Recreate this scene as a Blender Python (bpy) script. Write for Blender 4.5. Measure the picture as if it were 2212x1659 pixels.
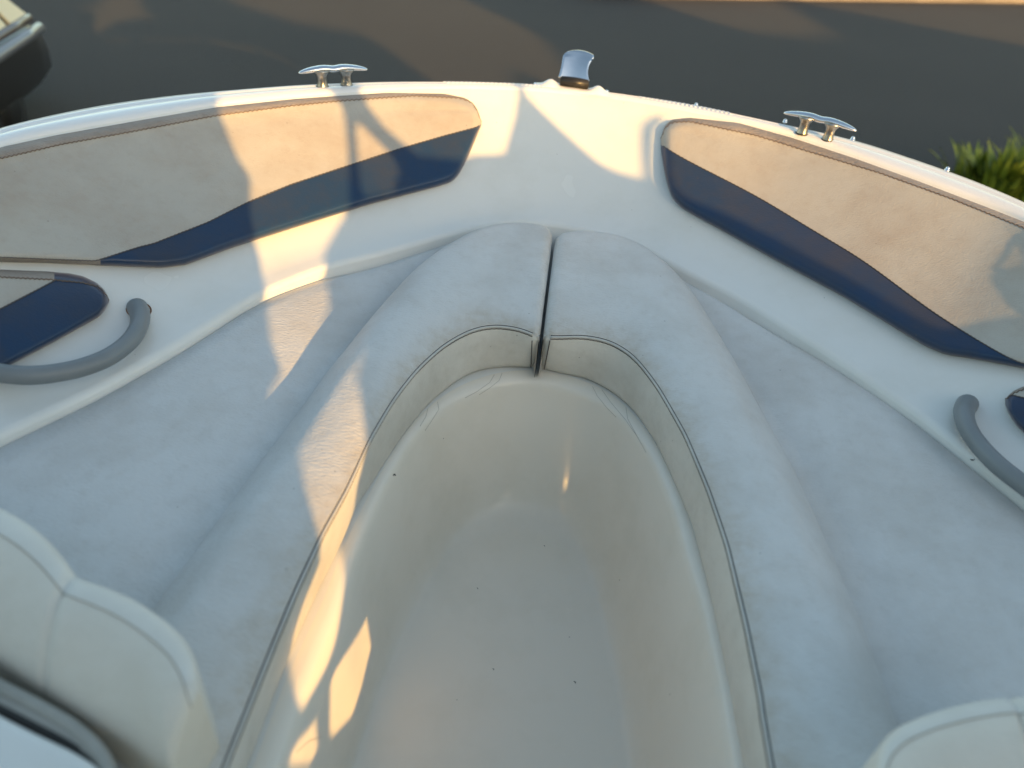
import bpy, bmesh, math, random
import numpy as np
from mathutils import Vector, Matrix
from mathutils.bvhtree import BVHTree
from mathutils.geometry import delaunay_2d_cdt
random.seed(7); rng = np.random.default_rng(7)
S = bpy.context.scene
for o in list(bpy.data.objects): bpy.data.objects.remove(o)

# ---------------------------------------------------------------- camera
PITCH, ROLL, YAW = 38.0, 5.7, -2.3
CAM = Vector((0.0, 0.0, 1.38))
p_, r_, y_ = map(math.radians, (PITCH, ROLL, YAW))
FW = Vector((math.sin(y_)*math.cos(p_), math.cos(y_)*math.cos(p_), -math.sin(p_)))
R0 = Vector((math.cos(y_), -math.sin(y_), 0)); U0 = R0.cross(FW)
RT = R0*math.cos(r_) + U0*math.sin(r_); UP = -R0*math.sin(r_) + U0*math.cos(r_)
cam = bpy.data.cameras.new("camera"); co = bpy.data.objects.new("camera", cam)
S.collection.objects.link(co); S.camera = co
M = Matrix((RT, UP, -FW)).transposed().to_4x4(); M.translation = CAM
co.matrix_world = M
cam.lens = 26; cam.sensor_width = 36; cam.clip_start = 0.02; cam.clip_end = 800
cam.dof.use_dof = True; cam.dof.focus_distance = 1.75; cam.dof.aperture_fstop = 1.8

# ---------------------------------------------------------------- light
SUN_EL, SUN_AZ = 13.0, 34.0          # elevation; degrees to starboard of dead astern
w = bpy.data.worlds.new("World"); S.world = w; w.use_nodes = True
nt = w.node_tree; bg = nt.nodes["Background"]
sky = nt.nodes.new("ShaderNodeTexSky"); sky.sky_type = 'NISHITA'; sky.sun_disc = False
sky.sun_elevation = math.radians(SUN_EL); sky.sun_rotation = math.radians(180-SUN_AZ)
sky.air_density = 1.0; sky.dust_density = 1.5; sky.ozone_density = 1.3
wb = nt.nodes.new("ShaderNodeMix"); wb.data_type = 'RGBA'; wb.blend_type = 'MULTIPLY'; wb.inputs[0].default_value = 1
wb.inputs[7].default_value = (1.09, 1.01, .835, 1)      # the camera's white balance for the shade
nt.links.new(sky.outputs[0], wb.inputs[6]); nt.links.new(wb.outputs[2], bg.inputs[0]); bg.inputs[1].default_value = 0.15
sl = bpy.data.lights.new("sun", 'SUN'); sl.energy = 3.1; sl.angle = math.radians(0.5); sl.color = (1.0, 0.57, 0.18)
so = bpy.data.objects.new("sun", sl); S.collection.objects.link(so)
e_, a_ = math.radians(SUN_EL), math.radians(SUN_AZ)
TOSUN = Vector((math.sin(a_)*math.cos(e_), -math.cos(a_)*math.cos(e_), math.sin(e_)))
so.rotation_euler = TOSUN.to_track_quat('Z', 'Y').to_euler(); so.location = (4, -7, 6)
S.view_settings.view_transform = 'Standard'; S.view_settings.look = 'None'
S.view_settings.gamma = 1; S.view_settings.exposure = 1.40

# ---------------------------------------------------------------- helpers
C = S.collection
PW, PH = 2212.0, 1659.0; FPX = PW*26/36
def ray(x, y): return (FW + RT*((x-PW/2)/FPX) + UP*((PH/2-y)/FPX))
def at(x, y, z):                      # point of the boat seen at that spot of the photo, on the level z
    d = ray(x, y); return CAM + d*((z-CAM.z)/d.z)
def tag(o, label=None, cat=None, group=None, kind=None):
    for k, v in (('label', label), ('category', cat), ('group', group), ('kind', kind)):
        if v: o[k] = v
    return o
WL = {}
def empty(name, loc, label, cat, group=None):
    o = bpy.data.objects.new(name, None); C.objects.link(o); o.location = loc; WL[o.name] = Vector(loc)
    o.empty_display_size = .1
    return tag(o, label, cat, group)
def obj(name, verts, faces, mat, parent=None, smooth=True, label=None):
    me = bpy.data.meshes.new(name); off = WL[parent.name] if parent else Vector((0, 0, 0))
    me.from_pydata([tuple(Vector(v)-off) for v in verts], [], faces); me.validate()
    bm = bmesh.new(); bm.from_mesh(me); bmesh.ops.remove_doubles(bm, verts=bm.verts, dist=1e-6)
    bmesh.ops.recalc_face_normals(bm, faces=bm.faces); bm.to_mesh(me); bm.free()
    o = bpy.data.objects.new(name, me); C.objects.link(o); me.materials.append(mat)
    if smooth: me.polygons.foreach_set('use_smooth', [True]*len(me.polygons))
    if parent: o.parent = parent; WL[o.name] = off
    else: WL[o.name] = Vector((0, 0, 0))
    if label: o['label'] = label
    return o
def grid(rows, closed=False):         # rows: list of equally long lists of points
    V = [p for r in rows for p in r]; n = len(rows[0]); F = []
    for i in range(len(rows)-1):
        for j in range(n-1 if not closed else n):
            k = (j+1) % n
            F.append((i*n+j, i*n+k, (i+1)*n+k, (i+1)*n+j))
    return V, F
def join(*parts):
    V, F = [], []
    for v, f in parts:
        b = len(V); V += list(v); F += [tuple(i+b for i in q) for q in f]
    return V, F
def tube(path, rad, n=10, caps=True, flat=None):   # rad: number or list; round bar along a path
    P = [Vector(p) for p in path]; rows = []
    up = None
    for i, p in enumerate(P):
        t = (P[min(i+1, len(P)-1)]-P[max(i-1, 0)]).normalized()
        if up is None: up = Vector((0, 0, 1)) if abs(t.z) < .9 else Vector((0, 1, 0))
        s = t.cross(up).normalized(); up = s.cross(t).normalized()
        r = rad[i] if hasattr(rad, '__len__') else rad
        rows.append([p + s*math.cos(a)*r + up*math.sin(a)*r*(flat or 1) for a in [2*math.pi*k/n for k in range(n)]])
    V, F = grid(rows, True)
    if caps:
        F.append(tuple(range(n))); b = (len(P)-1)*n; F.append(tuple(b+k for k in range(n)))
    return V, F
def box(c, s, rot=None, bev=0):
    bm = bmesh.new(); bmesh.ops.create_cube(bm, size=1)
    for v in bm.verts: v.co = Vector((v.co.x*s[0], v.co.y*s[1], v.co.z*s[2]))
    if bev: bmesh.ops.bevel(bm, geom=bm.edges[:], offset=bev, segments=3, affect='EDGES')
    m = rot or Matrix.Identity(3)
    V = [m @ v.co + Vector(c) for v in bm.verts]; F = [tuple(v.index for v in f.verts) for f in bm.faces]
    bm.verts.ensure_lookup_table(); bm.free(); return V, F
def gsm(a, sig):
    n = int(sig*3)+1; k = np.exp(-.5*(np.arange(-n, n+1)/sig)**2); k /= k.sum()
    l = 2*a[0]-a[n:0:-1]; r = 2*a[-1]-a[-2:-n-2:-1]
    return np.convolve(np.r_[l, a, r], k, 'valid')
def curve(pts, sig=8):                # smooth y(x) of a traced line
    x = np.array([p[0] for p in pts], float); y = np.array([p[1] for p in pts], float)
    g = np.arange(x[0], x[-1]+.5, 1.0); v = gsm(np.interp(g, x, y), sig) if sig else np.interp(g, x, y)
    return lambda q: float(np.interp(q, g, v))

# ---------------------------------------------------------------- materials
def nodes(name):
    m = bpy.data.materials.new(name); m.use_nodes = True
    return m, m.node_tree, m.node_tree.nodes["Principled BSDF"]
def N(t, kind, **kw):
    n = t.nodes.new(kind)
    for k, v in kw.items():
        if k in n.inputs: n.inputs[k].default_value = v
        else: setattr(n, k, v)
    return n
def ramp(t, src, stops):
    r = t.nodes.new("ShaderNodeValToRGB"); el = r.color_ramp.elements
    while len(el) < len(stops): el.new(.5)
    for e, (p, c) in zip(el, stops): e.position = p; e.color = (*c, 1) if len(c) == 3 else c
    t.links.new(src, r.inputs[0]); return r.outputs[0]
def mixc(t, fac, a, b, mode='MIX'):
    m = t.nodes.new("ShaderNodeMix"); m.data_type = 'RGBA'; m.blend_type = mode
    for i, v in ((0, fac), (6, a), (7, b)):
        if hasattr(v, 'links'): t.links.new(v, m.inputs[i])
        else: m.inputs[i].default_value = v if i == 0 else (*v, 1)
    return m.outputs[2]
def vinyl(name, col, dirt, rough=.55, grain=260, bump=.25, dirt_amt=.6, wr=.10):
    m, t, b = nodes(name); tc = N(t, "ShaderNodeTexCoord").outputs["Object"]
    n1 = N(t, "ShaderNodeTexNoise", Scale=5.5, Detail=7.0, Roughness=.62); t.links.new(tc, n1.inputs[0])
    f = ramp(t, n1.outputs[0], [(.42, (0, 0, 0)), (.72, (1, 1, 1))])
    n2 = N(t, "ShaderNodeTexNoise", Scale=38.0, Detail=6.0, Roughness=.7); t.links.new(tc, n2.inputs[0])
    f2 = ramp(t, n2.outputs[0], [(.5, (0, 0, 0)), (.75, (1, 1, 1))])
    mul = N(t, "ShaderNodeMath", operation='MULTIPLY'); t.links.new(f, mul.inputs[0]); mul.inputs[1].default_value = dirt_amt
    c = mixc(t, mul.outputs[0], col, dirt)
    mu2 = N(t, "ShaderNodeMath", operation='MULTIPLY'); t.links.new(f2, mu2.inputs[0]); mu2.inputs[1].default_value = dirt_amt*.5
    c = mixc(t, mu2.outputs[0], c, dirt)
    n4 = N(t, "ShaderNodeTexVoronoi", Scale=17.0); t.links.new(tc, n4.inputs[0])      # a few specks of dirt
    sp = ramp(t, n4.outputs["Distance"], [(.022, (1, 1, 1)), (.034, (0, 0, 0))])
    mu3 = N(t, "ShaderNodeMath", operation='MULTIPLY'); t.links.new(sp, mu3.inputs[0]); mu3.inputs[1].default_value = .5
    c = mixc(t, mu3.outputs[0], c, (.10, .09, .08))
    at_ = N(t, "ShaderNodeAttribute", attribute_name='wear'); wm = N(t, "ShaderNodeMath", operation='MULTIPLY'); t.links.new(at_.outputs["Fac"], wm.inputs[0])
    t.links.new(ramp(t, n2.outputs[0], [(.30, (.25,)*3), (.65, (.95,)*3)]), wm.inputs[1])
    c = mixc(t, wm.outputs[0], c, (dirt[0]*1.12, dirt[1]*1.05, dirt[2]*.92))
    t.links.new(c, b.inputs["Base Color"])
    mp = N(t, "ShaderNodeMapping"); t.links.new(tc, mp.inputs[0]); mp.inputs["Scale"].default_value = (.55, 1.4, 1)
    v = N(t, "ShaderNodeTexVoronoi", Scale=grain, feature='F1'); 
    ns = N(t, "ShaderNodeTexNoise", Scale=grain*.5, Detail=2.0); t.links.new(mp.outputs[0], ns.inputs[0])
    t.links.new(mp.outputs[0], v.inputs[0])
    ad = N(t, "ShaderNodeMath", operation='ADD'); t.links.new(v.outputs["Distance"], ad.inputs[0]); t.links.new(ns.outputs[0], ad.inputs[1])
    n3 = N(t, "ShaderNodeTexNoise", Scale=9.0, Detail=3.0); t.links.new(tc, n3.inputs[0])
    bp0 = N(t, "ShaderNodeBump", Strength=wr, Distance=.03); t.links.new(n3.outputs[0], bp0.inputs["Height"])
    bp = N(t, "ShaderNodeBump", Strength=bump, Distance=.002); t.links.new(ad.outputs[0], bp.inputs["Height"])
    t.links.new(bp0.outputs[0], bp.inputs["Normal"]); t.links.new(bp.outputs[0], b.inputs["Normal"])
    b.inputs["Roughness"].default_value = rough; b.inputs["Specular IOR Level"].default_value = .35
    return m
def gel(name, col, rough=.28, tex=0, stain=.35):
    m, t, b = nodes(name); tc = N(t, "ShaderNodeTexCoord").outputs["Object"]
    n1 = N(t, "ShaderNodeTexNoise", Scale=4.0, Detail=8.0, Roughness=.65); t.links.new(tc, n1.inputs[0])
    f = ramp(t, n1.outputs[0], [(.48, (0, 0, 0)), (.8, (stain,)*3)])
    c = mixc(t, f, col, (col[0]*.72, col[1]*.70, col[2]*.62))
    n4 = N(t, "ShaderNodeTexVoronoi", Scale=14.0); t.links.new(tc, n4.inputs[0])
    sp = ramp(t, n4.outputs["Distance"], [(.012, (.7,)*3), (.024, (0, 0, 0))])
    c = mixc(t, sp, c, (.12, .10, .08)); t.links.new(c, b.inputs["Base Color"])
    n2 = N(t, "ShaderNodeTexNoise", Scale=5.0, Detail=3.0); t.links.new(tc, n2.inputs[0])
    t.links.new(ramp(t, n2.outputs[0], [(.3, (rough*.9,)*3), (.75, (rough*1.3,)*3)]), b.inputs["Roughness"])
    if tex:
        v = N(t, "ShaderNodeTexVoronoi", Scale=tex); t.links.new(tc, v.inputs[0])
        bp = N(t, "ShaderNodeBump", Strength=.25, Distance=.002); t.links.new(v.outputs["Distance"], bp.inputs["Height"])
        t.links.new(bp.outputs[0], b.inputs["Normal"])
    return m
def plain(name, col, rough=.5, metal=0, noise=0, sc=30):
    m, t, b = nodes(name); b.inputs["Roughness"].default_value = rough; b.inputs["Metallic"].default_value = metal
    tc = N(t, "ShaderNodeTexCoord").outputs["Object"]
    n1 = N(t, "ShaderNodeTexNoise", Scale=sc, Detail=6.0); t.links.new(tc, n1.inputs[0])
    f = ramp(t, n1.outputs[0], [(.35, (0, 0, 0)), (.7, (1, 1, 1))])
    c = mixc(t, f, col, tuple(v*(1-noise) for v in col)); t.links.new(c, b.inputs["Base Color"]); return m

M_SEAT = vinyl("seat_vinyl", (.62, .62, .605), (.40, .36, .31), .42, 210, .38, .40)
M_FACE = vinyl("seat_front_bounce_vinyl", (.66, .635, .575), (.42, .385, .32), .5, 300, .25, .5)  # seat vinyl again; beige from dirt and from warm bounce put into the colour
M_PAD = vinyl("coaming_vinyl", (.43, .405, .36), (.32, .25, .19), .6, 300, .25, .5, wr=.04)
M_WELT = vinyl("welt_vinyl", (.34, .29, .245), (.21, .165, .135), .6, 180, .8, .8)
M_BLUE = vinyl("blue_vinyl", (.012, .039, .092), (.050, .046, .045), .28, 260, .1, .5, wr=.05)
_b = M_BLUE.node_tree.nodes["Principled BSDF"]; _b.inputs["Sheen Weight"].default_value = .17; _b.inputs["Sheen Tint"].default_value = (1, .66, .5, 1)
M_BACK = vinyl("backrest_vinyl", (.70, .655, .57), (.54, .49, .40), .55, 300, .15, .4)
M_GEL = gel("white_gelcoat", (.74, .735, .70), .22)
M_RIM = gel("rim_gelcoat", (.78, .78, .78), .18, 0, .2)
M_FLOOR = gel("cockpit_gelcoat", (.77, .72, .63), .17, 0, .35)
M_THREAD = plain("dark_thread", (.10, .09, .085), .8)
M_THREAD2 = plain("brown_thread", (.16, .11, .08), .8)
M_PIPE = vinyl("piping_vinyl", (.54, .53, .49), (.30, .28, .25), .5, 300, .1, .5)
M_HANDLE = plain("grey_rubber", (.20, .22, .23), .42, 0, .12, 12)
M_RUST = plain("rust", (.22, .09, .03), .8, 0, .4)
M_CHROME = plain("chrome", (.78, .78, .80), .16, 1, .08)
M_BLACK = plain("black_plastic", (.02, .018, .015), .4)
M_HULL = gel("hull_gelcoat", (.72, .72, .72), .2)

# ---------------------------------------------------------------- rails of the cockpit, unprojected to their levels
Y0 = .55
TG = np.radians(np.arange(-90, 90.01, .25))
def dense(P):
    P = np.array([[p[0], p[1]] for p in P]); d = np.r_[0, np.cumsum(np.hypot(*np.diff(P, axis=0).T))]
    g = np.linspace(0, d[-1], 400); return np.c_[np.interp(g, d, P[:, 0]), np.interp(g, d, P[:, 1])]
def rail(px, z, extL=(), extR=(), sig=8):
    """radius of a rail about (0,Y0), as a function of the bearing from the bow"""
    P = [(a, b) for a, b in extL] + [tuple(at(x, y, z))[:2] for x, y in px] + [(a, b) for a, b in extR]
    D = dense(P); th = np.arctan2(D[:, 0], D[:, 1]-Y0); r = np.hypot(D[:, 0], D[:, 1]-Y0)
    o = np.argsort(th); th, r = th[o], r[o]
    lo, hi = th[0]-1e-4, th[-1]+1e-4
    v = gsm(np.interp(TG, th, r), sig)
    return lambda t: float(np.interp(t, TG, v))
R1p = [(0,270),(100,248),(220,223),(400,200),(640,181),(835,174),(1000,175),(1150,180),(1300,195),(1500,225),(1640,255),(1850,300),(2000,350),(2100,385),(2212,432)]
R3p = [(0,314),(120,289),(300,257),(470,228),(640,210),(835,196),(960,193),(1060,194),(1150,198),(1330,215),(1450,236),(1560,258),(1700,289),(1850,339),(2000,394),(2120,438),(2212,474)]
R4p = [(0,945),(200,850),(380,750),(560,637),(700,580),(850,545),(980,507),(1080,484),(1200,486),(1380,530),(1450,575),(1600,650),(1800,775),(2000,910),(2212,1080)]
R8p = [(600,1659),(660,1510),(730,1340),(770,1210),(805,1124),(842,1042),(898,946),(954,890),(1010,856),(1084,832),(1140,828),(1196,834),(1289,864),(1345,909),(1400,983),(1449,1098),(1482,1220),(1506,1291),(1545,1465),(1576,1659)]
R9p = [(771,1618),(812,1496),(861,1375),(913,1260),(982,1160),(1069,1132),(1140,1130),(1208,1142),(1260,1194),(1295,1270),(1317,1375),(1345,1500),(1370,1659)]
ZR = .70
r1 = rail(R1p, ZR, [(-1.46,.3),(-1.44,.55),(-1.40,1.1),(-1.35,1.4)], [(1.25,1.7),(1.35,1.35),(1.40,.9),(1.42,.55),(1.42,.3)])
r3 = rail(R3p, .69, [(-1.34,.3),(-1.33,.55),(-1.30,1.1)], [(1.24,1.4),(1.30,.9),(1.31,.55),(1.31,.3)])
r4 = rail(R4p, .425, [(-1.09,.3),(-1.06,.55),(-1.01,.75)], [(1.06,.85),(1.10,.55),(1.11,.3)])
r8 = rail(R8p, .30, [(-.29,.2)], [(.355,.2)])
r9 = rail(R9p, .0, [(-.26,.3),(-.25,.5)], [(.28,.45),(.29,.3)])
YAFT = -.28
def P2(th, r, s=0):                   # bearing, radius, aft shift
    return Vector((math.sin(th)*r, Y0+math.cos(th)*r-s, 0))
COLS = [(-math.pi/2, s) for s in np.linspace(Y0-YAFT, .06, 12)] + \
       [(t, 0) for t in np.radians(np.arange(-90, 90.01, 1.0))] + \
       [(math.pi/2, s) for s in np.linspace(.06, Y0-YAFT, 12)]
def loft(profile, cols=COLS):         # profile(th) -> [(radius, z)...]
    rows = []
    for th, s in cols:
        rows.append([P2(th, r, s)+Vector((0, 0, z)) for r, z in profile(th)])
    return grid(rows)

boat = empty('motor_boat', (0, .8, -1.0), 'white open bow motor boat with padded wrap-around bow lounge, standing on asphalt', 'boat')

def lerp(a, b, t): return a+(b-a)*t
def wall_prof(th):
    a, b = r3(th), r4(th); out = []
    for s, z in ((0, .692), (.02, .682), (.05, .665), (.10, .645), (.2, .612), (.32, .575), (.45, .54), (.58, .508), (.70, .478), (.80, .458), (.88, .446), (.94, .441)):
        out.append((lerp(a, b, s), z))
    return out
def liner_prof(th):
    b = r4(th); c = r8(th)
    o = wall_prof(th)
    o += [(b+.004, .440), (b-.003, .4385), (b-.009, .434), (b-.013, .426), (b-.014, .36), (b-.05, .345), (lerp(b, c, .8), .315), (c+.035, .315)]
    return o
V, F = loft(liner_prof); liner = obj('inner_side', V, F, M_GEL, boat)
def well_prof(th):
    c, d = r8(th), r9(th)
    o = [(c+.035, .315), (c+.022, .314), (c+.010, .310), (c+.002, .302), (c-.003, .29), (c-.008, .27)]
    e = min(d, c-.02)
    for s, z in ((.12, .232), (.3, .158), (.46, .102), (.60, .062), (.74, .033), (.87, .014), (1.0, .004), (1.12, -.001), (1.22, -.003)):
        o.append((lerp(c-.008, e, s), z))
    o += [(e*.72, -.004), (e*.4, -.005), (.0, -.005)]
    return o
# the footwell: side loft closed by its floor
def well_cols():
    rows = []
    for th, s in COLS:
        rows.append([P2(th, r, s)+Vector((0, 0, z)) for r, z in well_prof(th)])
    return grid(rows)
V, F = well_cols(); well = obj('footwell', V, F, M_FLOOR, boat)
# gunwale
def gun_prof(th):
    a, c = r1(th), r3(th); w_ = a-c
    return [(a-.004, .640), (a+.001, .655), (a+.002, .682), (a-.002, .694), (a-.008, .699), (a-w_*.30, .7015), (a-w_*.36, .6995), (a-w_*.40, .6985),
            (a-w_*.46, .7005), (a-w_*.7, .7025), (a-w_*.88, .700), (c+.002, .696), (c, .692)]
V, F = loft(gun_prof); gun = obj('gunwale', V, F, M_RIM, boat)
def hull_prof(th):
    a = r1(th)
    return [(a-.004, .640), (a-.012, .60), (a-.06, .35), (a-.14, .05), (a-.25, -.25), (a*.72, -.5), (a*.5, -.75), (a*.22, -.93), (0.0, -1.0)]
V, F = loft(hull_prof); obj('hull', V, F, M_HULL, boat)
V, F = loft(lambda th: [(r1(th)-.006, .632), (r1(th)+.014, .630), (r1(th)+.016, .618), (r1(th)+.012, .604), (r1(th)-.014, .602)])
obj('rub_rail', V, F, M_BLACK, boat)

# ---------------------------------------------------------------- seat cushions
R6L = [(470,1659),(540,1510),(590,1400),(640,1280),(700,1150),(750,1060),(800,950),(850,865),(900,800),(960,745),(1020,712),(1070,703),(1130,712),(1173,734)]
R6R = [(1193,730),(1260,726),(1320,738),(1370,770),(1420,835),(1480,940),(1530,1060),(1570,1180),(1610,1350),(1640,1500),(1660,1659)]
R7L = [(535,1659),(550,1615),(595,1507),(632,1410),(699,1265),(748,1165),(768,1106),(805,1050),(861,961),(917,886),(976,834),(1028,804),(1090,796),(1155,799)]
R7R = [(1188,804),(1214,812),(1263,819),(1326,853),(1371,894),(1415,961),(1456,1050),(1490,1135),(1512,1217),(1527,1277),(1565,1465),(1600,1659)]
RBL = [(320,1290),(440,1130),(560,970),(700,790),(800,690),(900,590,.43),(960,540,.45),(1000,509,.465),(1060,478,.475),(1120,468,.48),(1175,475,.48)]
RBR = [(1222,492,.48),(1260,487,.48),(1310,494,.475),(1360,515,.465),(1400,545,.45),(1450,600,.43),(1490,650),(1600,790),(1720,980),(1800,1150),(1880,1330),(1960,1550)]
Z6, Z7 = .44, .318
def half_rail(px, z, side, ext=()):
    P = [tuple(at(q[0], q[1], q[2] if len(q) > 2 else z))[:2] for q in px]
    P = list(ext)+P if side < 0 else P+list(ext)
    D = dense(P); th = np.arctan2(D[:, 0], D[:, 1]-Y0)*side; r = np.hypot(D[:, 0], D[:, 1]-Y0)
    o = np.argsort(th); g = np.radians(np.arange(0, 90.01, .25)); v = gsm(np.interp(g, th[o], r[o]), 6)
    return lambda t: float(np.interp(abs(t), g, v))
def cushion(side):
    s_ = side
    r6 = half_rail(R6L if s_ < 0 else R6R, Z6, s_, [(s_*(.325 if s_ < 0 else .36), .3)])
    r7 = half_rail(R7L if s_ < 0 else R7R, Z7, s_, [(s_*(.31 if s_ < 0 else .35), .3)])
    rb = half_rail(RBL if s_ < 0 else RBR, .415, s_, [(-.60, .2), (-.57, .42)] if s_ < 0 else [(.60, .42), (.61, .2)])
    where = 'port' if s_ < 0 else 'starboard'
    label = ('grey-white vinyl seat cushion left of the middle gap, crossed by a strip of sunlight' if s_ < 0 else
             'grey-white vinyl seat cushion right of the middle gap, all in bluish shade')
    root = empty('seat_cushion', (s_*.5, 1.2, .315), label, 'seat cushion', 'vinyl seat cushions of the bow lounge')
    ths = list(np.radians([.02, .12, .3, .6, 1.0, 1.5, 2.1, 2.8])) + list(np.radians(np.arange(3.6, 90.01, .9)))
    cols = [(s_*t, 0) for t in ths] + [(s_*math.pi/2, q) for q in np.linspace(.05, Y0-.06, 10)]
    def end(x):                       # rounding of the cushion's end beside the gap
        q = (abs(x)-.0035)/.022
        return 0 if q >= 1 else (1-math.sqrt(max(0, 1-(1-max(q, 0))**2)))*.022
    def top(th, s):
        a4, ab, a6 = r4(th)-.016, rb(th), r6(th)
        xx = abs(math.sin(th)*ab)
        if xx < .065: ab -= .055*(1-math.sqrt(max(0, 1-(1-xx/.065)**2)))
        ab = min(ab, a4-.004)
        k = min(1, max(0, (math.degrees(abs(th))-8)/34)); k = k*k*(3-2*k)     # 0 at the tip: a full round end
        out = [(a4+.001, .36), (a4, lerp(.37, .412, k)), (a4-.005, lerp(.39, .419, k))]
        for i in range(1, 9):         # flat pad
            v = i/8; out.append((lerp(a4-.004, ab, v), .419-(.419-.392)*v**1.6-.007*k*max(0, (v-.75)/.25)**2))
        zb = .392
        for i in range(1, 25):        # bolster
            v = i/24
            soft = math.sin(math.pi/2*min(1, v/.48))**1.12; hard = math.sqrt(max(0, 1-(1-min(1, v/.13))**2))
            h = lerp(hard, soft, k)
            z = zb+lerp(.100, .061, k)*h - (.018*((v-.55)/.45)**2 if v > .55 else 0)
            if v > .9: pass
            out.append((lerp(ab, a6+.006, v), z-.004*k*max(0, 1-v/.10)**2-(lerp(.100, .061, k)-.069)*v**3))
        return out
    rows = []; rows_f = []
    for th, s in cols:
        row = []
        T = top(th, s)
        for r, z in T:
            p = P2(th, r, s); x = p.x if abs(p.x) > .0035 else s_*.0035
            row.append(Vector((x, p.y, z-end(x))))
        rows.append(row)
        a6, a7 = r6(th), r7(th)
        fr = []
        for q_, (r, z) in enumerate(((a6+.006, T[-1][1]), (a6+.001, Z6-.003), (a6-.002, Z6-.012), (lerp(a6, a7, .3)-.004, Z6-.04), (lerp(a6, a7, .6)-.004, Z6-.07),
                     (lerp(a6, a7, .85)-.002, Z6-.10), (a7+.001, Z7+.012), (a7+.005, Z7+.003), (a7+.014, Z7))):
            g_ = .0035+.012*(q_/8)**1.6; p = P2(th, r, s); x = p.x if abs(p.x) > g_ else s_*g_
            e = end(x); fr.append(Vector((x, p.y+(e if True else 0), z)))
        fr[0].z -= end(fr[0].x); rows_f.append(fr)
    # end wall beside the gap
    capV = [Vector(p) for p in rows[0]] + [Vector(p) for p in rows_f[0]]
    low = [Vector((p.x, p.y, Z7)) for p in capV]
    V1, F1 = grid(rows); V2, F2 = grid([capV, low])
    tp = obj('top_panel', *join((V1, F1), (V2, F2)), M_SEAT, root); o_ = WL[root.name]
    wa = tp.data.attributes.new('wear', 'FLOAT', 'POINT')
    for i_, v_ in enumerate(tp.data.vertices):
        q = v_.co+o_; th = math.atan2(q.x, max(q.y-Y0, 1e-4)); d_ = (math.hypot(q.x, q.y-Y0) if q.y > Y0 else abs(q.x))-r6(th)
        nz = .5+.5*math.sin(q.x*23+q.y*17)*math.sin(q.y*31-q.x*9)
        g_ = max(0, 1-d_/(.05+.06*nz))**1.5*.85 + max(0, 1-(abs(q.x)-.004)/.05)**2*.35*(.4+nz)
        wa.data[i_].value = min(1, g_)
    V, F = grid(rows_f); fp = obj('front_panel', V, F, M_FACE, root, label='beige front face of the cushion with a double stitched seam along its top')
    # piping and the two thread lines that run along the front edge
    def line(dr, dz, wob=0):
        out = []; k = 0
        for th in np.radians(np.arange(1.4, 90, .35)):
            k += 1; r = r6(s_*th); q = P2(s_*th, r+dr, 0); out.append(q+Vector((0, 0, Z6+dz+(wob*(k % 2)))))
        for q_ in np.linspace(.01, Y0-.06, 60): out.append(P2(s_*math.pi/2, r6(s_*math.pi/2)+dr, q_)+Vector((0, 0, Z6+dz)))
        return out
    obj('piping', *tube(line(.0012, -.0012), .0030, 8), M_PIPE, root)
    obj('seam_thread', *tube(line(.0042, .0014), .0011, 6), M_THREAD, root)
    obj('seam_thread', *tube(line(-.0014, -.0054, .0006), .0009, 6), M_THREAD, root)
    # seam down the end of the front face
    a6, a7 = r6(0), r7(0); x0 = s_*.020; pth = []
    for v in np.linspace(0, 1, 14):
        pth.append(Vector((x0 - s_*.004*v, Y0+lerp(a6, a7, v)-.0035+.002*math.sin(v*40), lerp(Z6-.006, Z7+.008, v))))
    obj('seam_thread', *tube(pth, .0013, 6), M_THREAD, root)
    return root
cushion(-1); cushion(1)

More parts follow.
